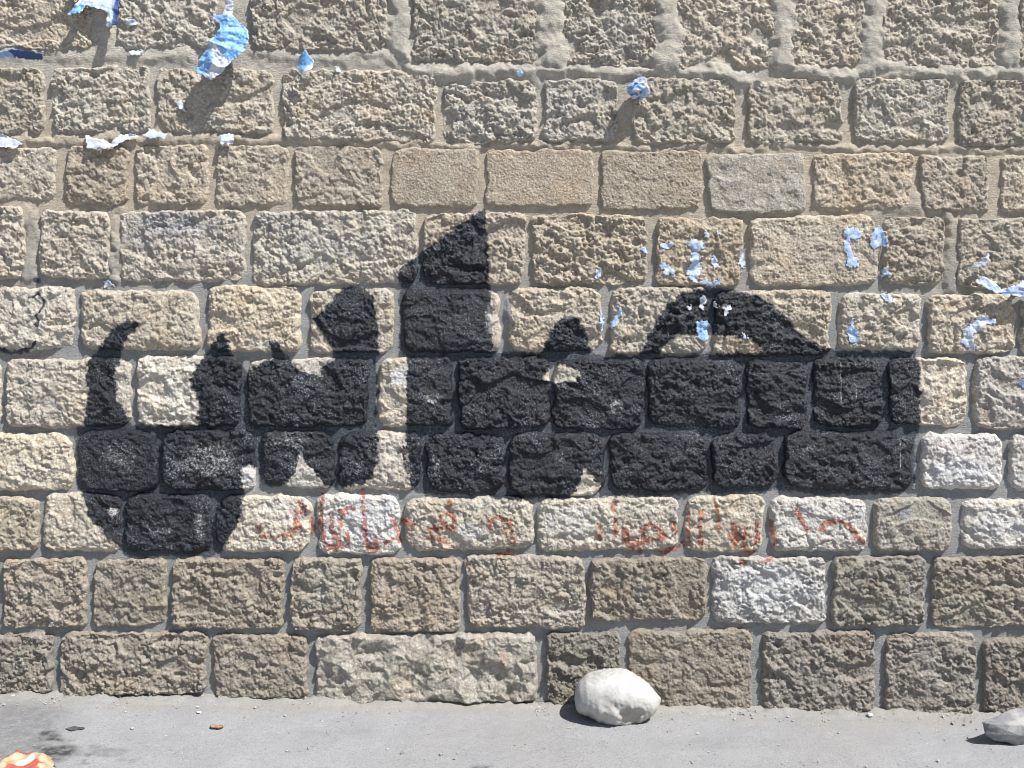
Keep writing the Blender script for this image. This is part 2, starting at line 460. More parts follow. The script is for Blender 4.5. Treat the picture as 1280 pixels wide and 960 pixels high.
PAINT = np.stack([BLACK, RED, WHITE, SPECK], -1)
def sample_paint(px, py):
    fx = np.clip(px - X0, 0, PAINT.shape[1] - 2.001); fy = np.clip(py - Y0, 0, PAINT.shape[0] - 2.001)
    ix = fx.astype(int); iy = fy.astype(int); fx = (fx - ix)[..., None]; fy = (fy - iy)[..., None]
    out = (PAINT[iy, ix] * (1 - fx) + PAINT[iy, ix + 1] * fx) * (1 - fy) + (PAINT[iy + 1, ix] * (1 - fx) + PAINT[iy + 1, ix + 1] * fx) * fy
    inside = ((px > X0) & (px < X1 - 2) & (py > Y0) & (py < Y1 - 2))[..., None]
    return np.where(inside, out, 0)

# ------------------------------------------------------------------ the wall: courses of dressed blocks
rng = np.random.RandomState(11)
# rows: list of (x0, x1, y0, y1) in photo pixels
ROWS = {
 'A': [(-60,117,-26,62),(145,275,-26,62),(312,484,-26,65),(514,672,-26,79),(700,822,-26,83),(843,968,-26,87),(988,1080,-26,85),(1102,1250,-26,85),(1272,1400,-26,86)],
 'B': [(-60,55,85,168),(63,188,82,167),(196,344,84,166),(354,546,88,178),(554,672,100,180),(679,774,98,178),(791,920,97,180),(934,1054,98,180),(1067,1188,97,178),(1197,1330,97,183)],
 'C': [(-50,70,183,252),(81,161,182,257),(168,262,180,257),(268,361,180,259),(368,479,182,259),(488,599,184,260),(606,742,186,259),(750,878,187,263),(884,1008,190,267),(1016,1142,190,264),(1150,1238,193,265),(1250,1340,193,267)],
 'D': [(-60,32,256,349),(48,138,263,349),(148,308,262,353),(314,522,262,357),(528,657,265,357),(665,810,267,356),(820,928,272,358),(936,1098,270,358),(1104,1182,268,357),(1197,1330,272,362)],
 'E': [(-60,94,358,439),(99,250,362,439),(258,377,356,441),(386,493,360,442),(502,626,360,442),(634,753,358,441),(762,886,358,443),(890,1040,362,447),(1048,1152,366,439),(1160,1270,367,443),(1276,1380,370,443)],
 'F': [(-90,1,450,535),(6,164,448,535),(170,302,444,535),(308,462,448,535),(472,566,447,535),(572,687,445,536),(691,806,448,538),(809,927,447,536),(932,1010,451,538),(1016,1105,446,536),(1110,1211,446,533),(1217,1340,445,538)],
 'G': [(-60,92,541,615),(97,198,537,615),(202,320,536,615),(327,418,539,611),(421,526,539,614),(531,630,541,617),(635,757,540,621),(762,885,541,615),(889,972,541,611),(979,1142,539,614),(1150,1255,541,613),(1261,1380,540,615)],
 'H': [(-60,49,620,691),(53,151,616,692),(154,265,617,692),(270,388,619,690),(396,500,618,694),(506,667,621,689),(671,849,621,690),(856,956,619,691),(961,1085,621,691),(1092,1191,621,691),(1202,1330,624,689)],
 'I': [(-110,-4,698,786),(3,108,698,786),(115,208,699,784),(214,355,697,788),(362,452,697,789),(461,576,697,791),(582,732,694,786),(737,884,697,777),(890,1033,696,781),(1040,1157,695,784),(1164,1300,695,785)],
 'J': [(-60,66,792,868),(75,258,790,870),(266,385,792,874),(393,672,792,879),(682,778,790,884),(786,941,787,889),(952,1096,789,896),(1106,1220,791,899),(1229,1370,799,902)],
}
ROW_STYLE = {  # tone, corner radius, relief gain
 'A': ((0.435, 0.395, 0.335), 9, 1.15), 'B': ((0.42, 0.38, 0.315), 10, 1.10), 'C': ((0.425, 0.37, 0.295), 9, 0.80), 'D': ((0.45, 0.40, 0.33), 12, 1.0),
 'E': ((0.48, 0.435, 0.365), 13, 1.0), 'F': ((0.52, 0.48, 0.41), 15, 0.9), 'G': ((0.50, 0.46, 0.39), 18, 0.8), 'H': ((0.495, 0.46, 0.395), 15, 0.85),
 'I': ((0.325, 0.288, 0.24), 11, 1.1), 'J': ((0.285, 0.257, 0.22), 9, 1.2)}
SPECIAL = {  # (row, index): dict
 ('C', 5): dict(gain=.55, fine=1, tone=(0.43, 0.36, 0.27)), ('C', 6): dict(gain=.5, fine=1, tone=(0.44, 0.37, 0.285)), ('C', 7): dict(gain=.62, fine=1, tone=(0.41, 0.35, 0.27)),
 ('C', 8): dict(kind='smooth', tone=(0.355, 0.32, 0.265)), ('C', 4): dict(gain=.7), ('C', 9): dict(gain=.8, tone=(0.42, 0.355, 0.27)),
 ('J', 3): dict(kind='facet', tone=(0.405, 0.37, 0.31)), ('A', 4): dict(gain=1.5), ('B', 5): dict(gain=1.3, tone=(0.43, 0.40, 0.355)), ('B', 4): dict(gain=1.25, tone=(0.42, 0.39, 0.34)),
 ('I', 2): dict(tone=(0.30, 0.265, 0.215), gain=.75), ('I', 4): dict(tone=(0.33, 0.295, 0.235)), ('I', 7): dict(tone=(0.29, 0.25, 0.195)), ('I', 10): dict(tone=(0.27, 0.24, 0.195)), ('I', 9): dict(tone=(0.30, 0.27, 0.22)), ('I', 8): dict(tone=(0.42, 0.41, 0.395)), ('I', 6): dict(tone=(0.36, 0.335, 0.295)), ('J', 4): dict(tone=(0.24, 0.22, 0.18)),
 ('D', 2): dict(tone=(0.43, 0.40, 0.36)), ('D', 3): dict(tone=(0.46, 0.43, 0.375), gain=1.1), ('D', 5): dict(gain=1.3, tone=(0.43, 0.375, 0.295)), ('D', 6): dict(tone=(0.42, 0.355, 0.26)),
 ('D', 8): dict(tone=(0.39, 0.345, 0.28)), ('D', 7): dict(gain=.75, fine=.5), ('E', 4): dict(gain=.6), ('E', 1): dict(tone=(0.49, 0.43, 0.335), gain=.9), ('E', 2): dict(tone=(0.50, 0.44, 0.345)),
 ('G', 1): dict(gain=.45), ('G', 9): dict(gain=.75), ('H', 0): dict(tone=(0.40, 0.355, 0.27)), ('H', 9): dict(tone=(0.37, 0.34, 0.285)), ('H', 4): dict(tone=(0.54, 0.52, 0.485)), ('H', 10): dict(tone=(0.49, 0.48, 0.465)), ('H', 8): dict(tone=(0.47, 0.445, 0.405)), ('H', 6): dict(tone=(0.50, 0.465, 0.40)), ('G', 10): dict(tone=(0.55, 0.525, 0.51)), ('G', 11): dict(tone=(0.50, 0.475, 0.44)), ('F', 11): dict(tone=(0.48, 0.445, 0.40)), ('J', 5): dict(gain=.8), ('J', 2): dict(gain=.9),
 ('G', 0): dict(tone=(0.50, 0.455, 0.365))}
STEP = 1.02
HMAP = np.full(RX.shape, -0.002)

wall = bpy.data.objects.new('stone_wall', None)
COL.objects.link(wall)
wall.location = (0, 0, 0)
tag(wall, 'long wall of rough-hewn limestone blocks with black and red painted lettering', 'wall')

def relief(px, py, seed, kind, gain, fine, ang):
    ca, sa = math.cos(ang), math.sin(ang)
    x = px + seed * 37.7; y = py + seed * 11.3
    u = ca * x + sa * y; v = -sa * x + ca * y
    wx = u + 5 * perlin(u / 13, v / 13, seed) + 2.0 * perlin(u / 5, v / 5, seed + 1)
    wy = v + 5 * perlin(u / 13, v / 13, seed + 2) + 2.0 * perlin(u / 5, v / 5, seed + 3)
    if kind == 'facet':
        r1 = 1 - 2 * np.abs(perlin(wx / 62 + .3, wy / 40, seed)); r2 = 1 - 2 * np.abs(perlin(wx / 30, wy / 24, seed + 1))
        h = 0.011 * r1 + 0.0065 * r2 + 0.008 * perlin(u / 48, v / 36, seed + 4) + 0.0026 * fbm(wx / 10, wy / 9, seed + 5, 2)
        rough = sstep(-0.05, 0.4, perlin(px / 45, py / 45, seed + 9))
        return 1.35 * h + rough * 0.0040 * perlin(wx / 5, wy / 4.5, seed + 6) + .0008 * perlin(wx / 3, wy / 3, seed + 7)
    if kind == 'smooth':
        r2 = 1 - 2 * np.abs(perlin(wx / 34, wy / 28, seed + 1))
        return 0.0045 * r2 + 0.004 * perlin(u / 24, v / 24, seed + 4) + 0.0022 * fbm(wx / 9, wy / 9, seed + 5, 3)
    s = (1.0 - 0.36 * fine) * (0.88 + .3 * ((seed * 0.618) % 1))
    f1, e, rid = worley(wx / (7.6 * s), wy / (6.4 * s), seed)
    lump = np.sqrt(np.clip(1.0 - f1 ** 2 * .9, 0.04, 1)) * (0.35 + 0.9 * rid)
    f1b, eb, ridb = worley((u + 1.2 * perlin(u / 5, v / 5, seed + 1)) / (4.0 * s), v / (3.6 * s), seed + 50)
    lumpb = np.sqrt(np.clip(1.0 - f1b ** 2, 0.04, 1)) * (0.25 + ridb)
    big = perlin(u / 27, v / 21, seed + 4)
    mid = perlin(wx / 13, wy / 11, seed + 5)
    cav = sstep(0.25, 0.55, perlin(x / 20, y / 15, seed + 8))
    k = 1 - .6 * fine
    amp = 0.75 + 0.7 * sstep(-.4, .5, perlin(x / 34, y / 30, seed + 13))
    h = amp * (0.0058 * s * k * (lump - 0.5) + 0.0050 * s * (lumpb - 0.45)) + 0.0034 * k * big + 0.0042 * k * mid - 0.0065 * cav * k
    chip = sstep(0.30, 0.42, perlin(x / 46, y / 34, seed + 31))
    h = h * (1 - .55 * chip) - 0.0065 * chip * k
    h = h + 0.0014 * perlin(u / 2.6, v / 6.0, seed + 12) + .0018 * perlin(u / 2.3, v / 2.3, seed + 14)
    return h * gain * 1.10

def stone_block(x0, x1, y0, y1, row, seed, tone, rad, gain, kind='rough', fine=0.0, step=STEP, hires=True):
    r = np.random.RandomState(seed * 7 + 3)
    w = (x1 - x0) / 2; h = (y1 - y0) / 2; cx = (x0 + x1) / 2; cy = (y0 + y1) / 2
    nu = max(8, int(2 * w / step)); nv = max(8, int(2 * h / step))
    tu = np.linspace(-1, 1, nu); tv = np.linspace(-1, 1, nv)
    ease = lambda t: 0.72 * t + 0.28 * np.sin(np.pi / 2 * t)
    U, V = np.meshgrid(ease(tu), ease(tv))
    m = np.maximum(np.abs(U), np.abs(V)) + 1e-6
    rad = min(rad * r.uniform(.8, 1.25), h * .8)
    rr = rad * m ** 3
    ax = U * w; ay = V * h
    kx = np.clip(ax, -(m * w - rr), m * w - rr); ky = np.clip(ay, -(m * h - rr), m * h - rr)
    dx = ax - kx; dy = ay - ky; L = np.hypot(dx, dy)
    sc = np.where(L > 1e-6, np.maximum(np.abs(dx), np.abs(dy)) / np.maximum(L, 1e-6), 1)
    px = cx + kx + dx * sc; py = cy + ky + dy * sc
    # uneven arrises and slightly out-of-square corners
    m4 = m ** 5
    skew = r.uniform(-2.2, 2.2, 4)
    px = px + m4 * ((4.2 if row in 'AB' else 2.8) * perlin(px / 24, py / 24, seed + 20) + 2.0 * perlin(px / 8, py / 8, seed + 21) + skew[0] * V)
    py = py + m4 * ((4.0 if row in 'AB' else 2.6) * perlin(px / 26, py / 26, seed + 22) + 2.0 * perlin(px / 8, py / 8, seed + 23) + skew[1] * U)
    dE = np.minimum((1 - np.abs(U)) * w, (1 - np.abs(V)) * h)
    R = np.maximum(1.5, (r.uniform(5.0, 8.5) if row in 'EFGH' else r.uniform(3.0, 5.5)) + 3.5 * perlin(px / 16, py / 16, seed + 25))
    t = np.clip(dE / R, 0, 1)
    prof = np.sqrt(np.clip(1 - (1 - t) ** 2, 0, 1))
    P = r.uniform(.0145, .0205) if row in 'EFGHIJ' else r.uniform(.0125, .0170)
    out = -0.014 + (P + 0.014) * prof
    out = out + ((.0055 if row in 'EFGH' else .002) * (1 - U ** 2) * (1 - V ** 2) + r.uniform(-.0025, .0025) * U + r.uniform(-.0035, .0015) * V) * prof
    out = out + relief(px, py, seed, kind, gain, fine, r.uniform(-.9, .9)) * sstep(0.0, 3.5, dE)
    X, Z = to_xz(px, py, -0.012)
    verts = np.stack([X, -out, Z], -1).reshape(-1, 3)
    paint = sample_paint(px, py).reshape(-1, 4)
    tn = np.array(tone) * r.uniform(.88, 1.10) * (1 + np.array([.03, 0, -.05]) * r.uniform(-1, 1))
    tn = tn * .84 + tn.mean() * .16
    tn4 = np.tile(tn, (verts.shape[0], 1))
    xc, zc = to_xz(cx, cy, 0)
    o = mesh_object('stone', verts, grid_faces(nv, nu), M_STONE, wall, True, {'paint': paint, 'tone': tn4}, loc=(xc, 0, zc))
    if hires:
        ix = np.clip(np.round(px - X0).astype(int), 0, HMAP.shape[1] - 1); iy = np.clip(np.round(py - Y0).astype(int), 0, HMAP.shape[0] - 1)
        np.maximum.at(HMAP, (iy, ix), out)
    return o

seed = 1
for row, lst in ROWS.items():
    tone, rad, gain = ROW_STYLE[row]
    for i, (a, b, c, d) in enumerate(lst):
        k = dict(tone=tone, gain=gain); k.update(SPECIAL.get((row, i), {}))
        g = k['gain'] * rng.uniform(.88, 1.12)
        stone_block(a, b, c, d, row, seed, k['tone'], rad, g, k.get('kind', 'rough'), k.get('fine', 0.0))
        seed += 1
# the wall runs on past both sides of the picture and upwards
for row, lst in ROWS.items():
    tone, rad, gain = ROW_STYLE[row]
    ya, yb = lst[0][2], lst[0][3]; yc, yd = lst[-1][2], lst[-1][3]
    x = lst[0][0] - 8
    while x > -480:
        wd = rng.uniform(85, 150); stone_block(x - wd, x, ya, yb, row, seed, tone, rad, gain, step=3.2, hires=False); seed += 1; x -= wd + 8
    x = lst[-1][1] + 8
    while x < 1760:
        wd = rng.uniform(85, 150); stone_block(x, x + wd, yc, yd, row, seed, tone, rad, gain, step=3.2, hires=False); seed += 1; x += wd + 8
for ya, yb in ((-120, -36), (-212, -128)):
    x = -610 + rng.uniform(0, 50)
    while x < 1760:
        wd = rng.uniform(95, 160); stone_block(x, x + wd, ya, yb, 'A', seed, ROW_STYLE['A'][0], 9, 1.1, step=3.4, hires=False); seed += 1; x += wd + 9

# ------------------------------------------------------------------ mortar between the blocks
def mortar():
    gx = np.concatenate([np.arange(-640, -24, 10.0), np.arange(-24, 1306, 2.25), np.arange(1310, 1900, 10.0)])
    gy = np.concatenate([np.arange(-216, -16, 8.0), np.arange(-16, 910, 2.25), np.arange(912, 960, 12.0)])
    PX, PY = np.meshgrid(gx, gy)
    h = 0.0012 * fbm(PX / 30, PY / 22, 301, 3) + 0.0016 * perlin(PX / 70, PY / 16, 302)
    h = h + .0035 * sstep(300, 240, PY)
    jx = PX + 8 * perlin(PX / 34, PY / 28, 314) + 5 * perlin(PX / 11, PY / 11, 310) + 2.5 * perlin(PX / 6, PY / 6, 311)
    jy = PY + 6 * perlin(PX / 38, PY / 28, 315) + 4 * perlin(PX / 11, PY / 11, 312) + 2.5 * perlin(PX / 6, PY / 6, 313)
    smear = np.zeros(PX.shape)
    def band(pts, height, soft=10.0):
        nonlocal smear
        s = sstep(-soft, soft, poly_sdf(jx, jy, pts)) * height * 0.93
        smear = np.maximum(smear, s)
    # thick repointing of the top course
    band([(486, -60), (512, -60), (512, 74), (505, 84), (490, 76), (486, 60)], .021)
    band([(320, 66), (500, 68), (508, 78), (330, 78)], .013)
    band([(0, 62), (240, 64), (240, 74), (0, 72)], .013)
    band([(118, -60), (143, -60), (141, 60), (120, 64)], .012)
    band([(508, 80), (560, 84), (672, 82), (676, 98), (560, 101), (536, 98), (512, 92)], .022)
    band([(670, -60), (704, -60), (704, 84), (672, 84)], .023)
    band([(672, 84), (845, 88), (845, 97), (780, 98), (720, 93), (672, 100)], .021)
    band([(818, -60), (850, -60), (850, 92), (812, 92), (822, 60)], .024)
    band([(845, 84), (905, 88), (935, 92), (945, 110), (915, 108), (905, 98), (850, 97)], .024)
    band([(962, -60), (990, -60), (992, 88), (968, 88)], .023)
    band([(985, 84), (1080, 88), (1076, 98), (1062, 104), (1020, 100), (990, 100)], .025)
    band([(1076, -60), (1106, -60), (1100, 70), (1110, 92), (1075, 97)], .022)
    band([(1075, 70), (1110, 74), (1140, 84), (1205, 86), (1208, 106), (1190, 102), (1140, 96), (1075, 98)], .024)
    band([(1205, 84), (1300, 88), (1300, 97), (1208, 97)], .023)
    band([(1246, -60), (1276, -60), (1276, 90), (1250, 90)], .022)
    # flat dusty beds under the second course
    band([(-100, 169), (70, 170), (180, 168), (350, 168), (540, 179), (680, 181), (1300, 182), (1300, 189), (880, 188), (640, 184), (400, 181), (-100, 180)], .010, 4)
    band([(640, 178), (720, 178), (740, 184), (630, 184)], .013, 4)
    band([(1108, 262), (1142, 240), (1152, 240), (1152, 268), (1100, 270)], .012)
    band([(30, 256), (48, 258), (48, 352), (28, 356)], .010, 4)
    band([(138, 258), (150, 258), (148, 352), (138, 352)], .012, 4)
    band([(1180, 268), (1198, 268), (1198, 362), (1180, 362)], .011, 4)
    band([(632, 376), (644, 382), (668, 420), (664, 442), (640, 440)], .017, 4)
    h = h + smear + smear * (0.14 * perlin(PX / 5.5, PY / 5.5, 320) + 0.14 * perlin(PX / 15, PY / 12, 321) + .25 * perlin(PX / 40, PY / 30, 322))
    X, Z = to_xz(PX, PY, 0)
    verts = np.stack([X, -h, Z], -1).reshape(-1, 3)
    paint = sample_paint(PX, PY)
    warm = sstep(420, 230, PY + 40 * perlin(PX / 150, PY / 150, 330)) * sstep(60, 150, PY + 30 * perlin(PX / 60, PY / 60, 331))
    cool = np.array([0.285, 0.29, 0.288]); warmc = np.array([0.45, 0.395, 0.32]); topc = np.array([0.45, 0.42, 0.37])
    top = sstep(160, 80, PY)[..., None]
    tone = cool * (1 - warm[..., None]) + warmc * warm[..., None]
    tone = tone * (1 - top) + topc * top
    HM = HMAP
    o = mesh_object('mortar', verts, grid_faces(len(gy), len(gx)), M_MORTAR, wall, True, {'paint': paint.reshape(-1, 4), 'tone': tone.reshape(-1, 3)})
    # fold the mortar height into the wall height map
    ix = np.clip(np.round(PX - X0).astype(int), 0, HM.shape[1] - 1); iy = np.clip(np.round(PY - Y0).astype(int), 0, HM.shape[0] - 1)
    for ddx in (0, 1):
        for ddy in (0, 1):
            np.maximum.at(HM, (np.clip(iy + ddy, 0, HM.shape[0] - 1), np.clip(ix + ddx, 0, HM.shape[1] - 1)), h)
    return o
mortar()

def wall_core():
    xa, zt = to_xz(-640, -216); xb, zb = to_xz(1899, 960)
    v = np.array([(xa, .02, zb), (xb, .02, zb), (xb, .42, zb), (xa, .42, zb), (xa, .02, zt), (xb, .02, zt), (xb, .42, zt), (xa, .42, zt)])
    f = np.array([(0, 1, 5, 4), (1, 2, 6, 5), (2, 3, 7, 6), (3, 0, 4, 7), (4, 5, 6, 7), (3, 2, 1, 0)])
    tn = np.tile([0.36, 0.345, 0.31], (8, 1))
    mesh_object('rubble_core', v, f, M_MORTAR, wall, False, {'paint': np.zeros((8, 4)), 'tone': tn})
wall_core()

# smoothed wall surface that the torn paper clings to
def blur(a, n=2):
    for _ in range(n):
        p = np.pad(a, 1, mode='edge')
        a = (p[:-2, 1:-1] + p[2:, 1:-1] + p[1:-1, :-2] + p[1:-1, 2:] + 2 * p[1:-1, 1:-1]) / 6
    return a
def dilate(a, n):
    for _ in range(n):
        p = np.pad(a, 1, mode='edge')
        a = np.maximum.reduce([p[1:-1, 1:-1], p[:-2, 1:-1], p[2:, 1:-1], p[1:-1, :-2], p[1:-1, 2:]])
    return a
HS = blur(dilate(HMAP, 2), 2)
def wall_h(px, py):
    ix = np.clip(np.round(px - X0).astype(int), 0, HS.shape[1] - 1); iy = np.clip(np.round(py - Y0).astype(int), 0, HS.shape[0] - 1)
    return HS[iy, ix]

# ------------------------------------------------------------------ pavement
def pavement():
    gx = np.concatenate([[-120, -60, -30, -15, -8, -5, -3.6, -2.9], np.arange(-2.4, 2.4, .009), [2.4, 2.9, 3.6, 5, 8, 15, 30, 60, 120]])
    gy = np.concatenate([[-120, -60, -30, -15, -8, -5, -3.6, -2.5, -1.8, -1.4], np.arange(-1.1, .02, .009)])
    X, Y = np.meshgrid(gx, gy)
    near = sstep(2.6, 2.2, np.abs(X)) * sstep(-1.4, -1.0, Y)
    z = SLOPE * X + near * (0.0022 * fbm(X / .16, Y / .16, 401, 3) + 0.0012 * perlin(X / .03, Y / .03, 402))
    foot = sstep(-0.075, 0.0, Y + .025 * perlin(X / .11, Y / .11, 403)) * near
    z = z + foot * (0.010 + 0.010 * perlin(X / .07, Y / .05, 404) + .005 * perlin(X / .02, Y / .02, 405))
    t = np.clip((Y + D) / D, .05, None)
    px = 640 + X / (S * t); py = HORIZON + (ZC - SLOPE * X) / (S * t)
    jx = px + 7 * perlin(px / 22, py / 9, 410) + 4 * perlin(px / 8, py / 4, 411); jy = py + 3.5 * perlin(px / 22, py / 9, 412) + 2 * perlin(px / 8, py / 4, 413)
    st = np.zeros(X.shape)
    for cx, cy, rx, ry, v in [(68, 940, 30, 7, 1), (52, 948, 22, 5, 1), (62, 921, 14, 5, .95), (80, 925, 12, 3, .4), (135, 940, 22, 6, .4), (118, 932, 10, 4, .35), (20, 905, 55, 26, .42), (5, 930, 60, 25, .42), (110, 943, 4, 2, .9), (105, 954, 4, 2, .6), (45, 890, 40, 8, .28), (600, 960, 14, 3, .7), (160, 950, 16, 3, .25), (420, 915, 60, 4, .1), (900, 930, 90, 8, .08)]:
        d = np.hypot((jx - cx) / rx, (jy - cy) / ry)
        st = np.maximum(st, sstep(1.5, .6, d) * v)
    dust = sstep(-0.16, -0.01, Y + .05 * perlin(X / .15, Y / .1, 414)) * 0.8
    far = np.clip(1 - near, 0, 1)
    paint = np.stack([st * near, dust * near, 0 * st], -1).reshape(-1, 3)
    v = np.stack([X, Y, z], -1).reshape(-1, 3)
    o = mesh_object('pavement', v, grid_faces(len(gy), len(gx)), M_GROUND, None, True, {'paint': paint})
    o['kind'] = 'structure'
pavement()

# ------------------------------------------------------------------ loose stones on the pavement
def sphere_grid(nu, nv):
    """cube-sphere free: latitude rows around the x axis, returns param arrays"""
    a = np.linspace(0, 2 * np.pi, nu, endpoint=False); b = np.linspace(-1, 1, nv)
    return np.meshgrid(a, b)

def closed_tube_faces(nv, nu):
    i = np.arange(nv * nu).reshape(nv, nu)
    j = np.roll(i, -1, 1)
    return np.stack([i[:-1], i[1:], j[1:], j[:-1]], -1).reshape(-1, 4)

def white_rock():
    gx, gy = ground_pt(768, 904)
    k = (D + gy + .0) / D
    # silhouette in photo pixels: top and bottom curves along x
    xs = np.array([718, 720, 724, 732, 745, 757, 770, 785, 800, 812, 820, 826.5])
    top = np.array([873, 862, 855, 847, 842, 838.5, 838, 840.5, 848, 857, 866, 873])
    bot = np.array([874, 885, 890, 893, 898, 902, 903, 903, 900, 893, 885, 876])
    dep = np.array([.0, .42, .6, .8, .95, 1, 1, .97, .85, .66, .42, .0]) * .098
    nv, nu = 120, 150
    tt = (1 - np.cos(np.linspace(0, np.pi, nv))) / 2
    a = np.linspace(0, 2 * np.pi, nu, endpoint=False)
    XS = 718 + tt * (826.5 - 718)
    T = np.interp(XS, xs, top); B = np.interp(XS, xs, bot); DP = np.interp(XS, xs, dep)
    for _ in range(2):
        T[1:-1] = (T[:-2] + 2 * T[1:-1] + T[2:]) / 4; B[1:-1] = (B[:-2] + 2 * B[1:-1] + B[2:]) / 4; DP[1:-1] = (DP[:-2] + 2 * DP[1:-1] + DP[2:]) / 4
    A, I = np.meshgrid(a, np.arange(nv))
    ca, sa = np.cos(A), np.sin(A)
    e = .88
    cz = np.sign(ca) * np.abs(ca) ** e; cyy = np.sign(sa) * np.abs(sa) ** e
    mid = ((T + B) / 2)[I]; half = ((B - T) / 2)[I]
    pz = mid - half * cz
    y = gy + 0.040 + DP[I] * cyy - 0.012 * cz
    fx = XS[I] + 4 * perlin(XS[I] / 9, pz / 9, 510); fz = pz + 3 * perlin(XS[I] / 9, pz / 9, 511)
    front = sstep(.1, -.3, cyy)
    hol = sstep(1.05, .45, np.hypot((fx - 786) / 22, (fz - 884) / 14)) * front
    band_ = np.exp(-((fx - 764 - (fz - 885) * .25) / 5) ** 2) * sstep(866, 884, fz) * front
    cut = sstep(1.0, .2, np.hypot((fx - 738) / 20, (fz - 890) / 16)) * front
    y = y + hol * .014 + cut * .012 - band_ * .006
    kk = (D + gy + .04 - .012 * cz) / D
    x = (XS[I] - 640) * S * kk; z = ZC + (HORIZON - pz) * S * kk
    s1 = fbm(x / .05 + 3, z / .05 + y / .06, 501, 3); s2 = perlin(x / .014, z / .014 + y / .017, 502)
    lo = .35 + .65 * sstep(.5, -.1, cz)
    y = y + .006 * lo * s1 * (DP[I] / .098) + .0020 * lo * s2; z = z + .002 * s2 * (half / 32) + .003 * s1 * (half / 32)
    z = np.maximum(z, SLOPE * x - .004)
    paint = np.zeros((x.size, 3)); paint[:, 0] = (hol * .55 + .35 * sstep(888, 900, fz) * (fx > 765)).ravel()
    f = closed_tube_faces(nv, nu)
    o = mesh_object('loose_rock', np.stack([x, y, z], -1).reshape(-1, 3), f[:, ::-1],
                    rock_material('white_limestone', (0.41, 0.402, 0.385), (0.49, 0.486, 0.48), (0.29, 0.26, 0.215), .5), None, True, {'paint': paint}, loc=(gx, gy, SLOPE * gx))
    tag(o, 'rounded chalky white rock lying at the foot of the wall', 'rock')
white_rock()

import bmesh
def hull_rock(name, pts, mat, label, cat, seed, rough=.004, sub=4, group=None, smooth_it=1, loc=None):
    bm = bmesh.new()
    for p in pts: bm.verts.new(p)
    r = bmesh.ops.convex_hull(bm, input=bm.verts)
    bmesh.ops.delete(bm, geom=[g for g in r['geom_interior'] if isinstance(g, bmesh.types.BMVert)], context='VERTS')
    bmesh.ops.triangulate(bm, faces=bm.faces)
    for _ in range(sub):
        bmesh.ops.subdivide_edges(bm, edges=bm.edges, cuts=1, use_grid_fill=True)
    bmesh.ops.triangulate(bm, faces=bm.faces)
    for _ in range(smooth_it):
        bmesh.ops.smooth_vert(bm, verts=bm.verts, factor=.5, use_axis_x=True, use_axis_y=True, use_axis_z=True)
    bm.normal_update()
    V = np.array([v.co[:] for v in bm.verts]); N = np.array([v.normal[:] for v in bm.verts])
    sc = np.ptp(V, axis=0).max()
    n = fbm(V[:, 0] / (sc * .22) + V[:, 1] / (sc * .3), V[:, 2] / (sc * .22) - V[:, 1] / (sc * .25), seed, 3)
    V = V + N * (n * rough)[:, None]
    F = np.array([[v.index for v in f.verts] for f in bm.faces])
    bm.free()
    loc = loc or (V[:, 0].mean(), V[:, 1].mean(), V[:, 2].min())
    o = mesh_object(name, V, F, mat, None, True, {'paint': np.zeros((len(V), 3))}, loc=loc)
    tag(o, label, cat, group)
    return o

def grey_rock():
    gx, gy = ground_pt(1268, 932)
    def q(px, py, dy):
        y = gy + dy
        x, z = to_xz(px, py, y); return (x, y, z)
    pts = [q(1228, 903, .0), q(1231, 917, -.01), q(1243, 925, .0), q(1270, 932, .0), q(1276, 930, .01), q(1290, 928, .03), q(1320, 925, .05), q(1237, 905, -.02), q(1247, 898, .03), q(1262, 888, .07), q(1278, 884, .10),
           q(1300, 885, .10), q(1325, 895, .10), q(1332, 912, .08), q(1264, 903, -.015), q(1290, 908, -.02), q(1277, 920, -.025), q(1250, 912, .12), q(1300, 915, .14), q(1255, 921, .10)]
    hull_rock('loose_rock', pts, rock_material('grey_limestone', (0.19, 0.19, 0.20), (0.34, 0.335, 0.325), (0.13, 0.13, 0.135), .6),
              'angular grey rock with a pale top lying near the wall foot', 'rock', 520, .0035, 4, smooth_it=0)
grey_rock()

M_PEBW = rock_material('pale_pebble', (0.55, 0.54, 0.52), (0.66, 0.65, 0.63), (0.4, 0.37, 0.33))
M_PEBD = rock_material('dark_pebble', (0.10, 0.095, 0.09), (0.17, 0.16, 0.15), (0.06, 0.06, 0.06))
def pebble(px, py, r, mat, label, seed, flat=.6):
    x, y = ground_pt(px, py); z = SLOPE * x
    rs = np.random.RandomState(seed)
    pts = []
    for _ in range(16):
        v = rs.normal(size=3); v /= np.linalg.norm(v)
        pts.append((x + v[0] * r * rs.uniform(.8, 1.2), y + v[1] * r, z + r * flat * .8 + v[2] * r * flat))
    hull_rock('pebble', pts, mat, label, 'pebble', seed, r * .1, 2)
pebble(249, 892, .010, M_PEBW, 'white pebble lying away from the wall below a smaller pale chip', 601)
pebble(247, 885, .006, M_PEBW, 'tiny pale stone chip behind the white pebble', 602)
pebble(16, 871, .009, M_PEBW, 'small white chip by the wall foot above the stained pavement', 603)
pebble(1087, 896, .012, M_PEBW, 'pale pebble at the wall foot below a grey mortar joint', 604)
pebble(1190, 906, .007, M_PEBD, 'small black pebble on the pavement left of the grey rock', 605)
pebble(1205, 907, .005, M_PEBD, 'tiny dark grit stone beside the grey rock', 606)

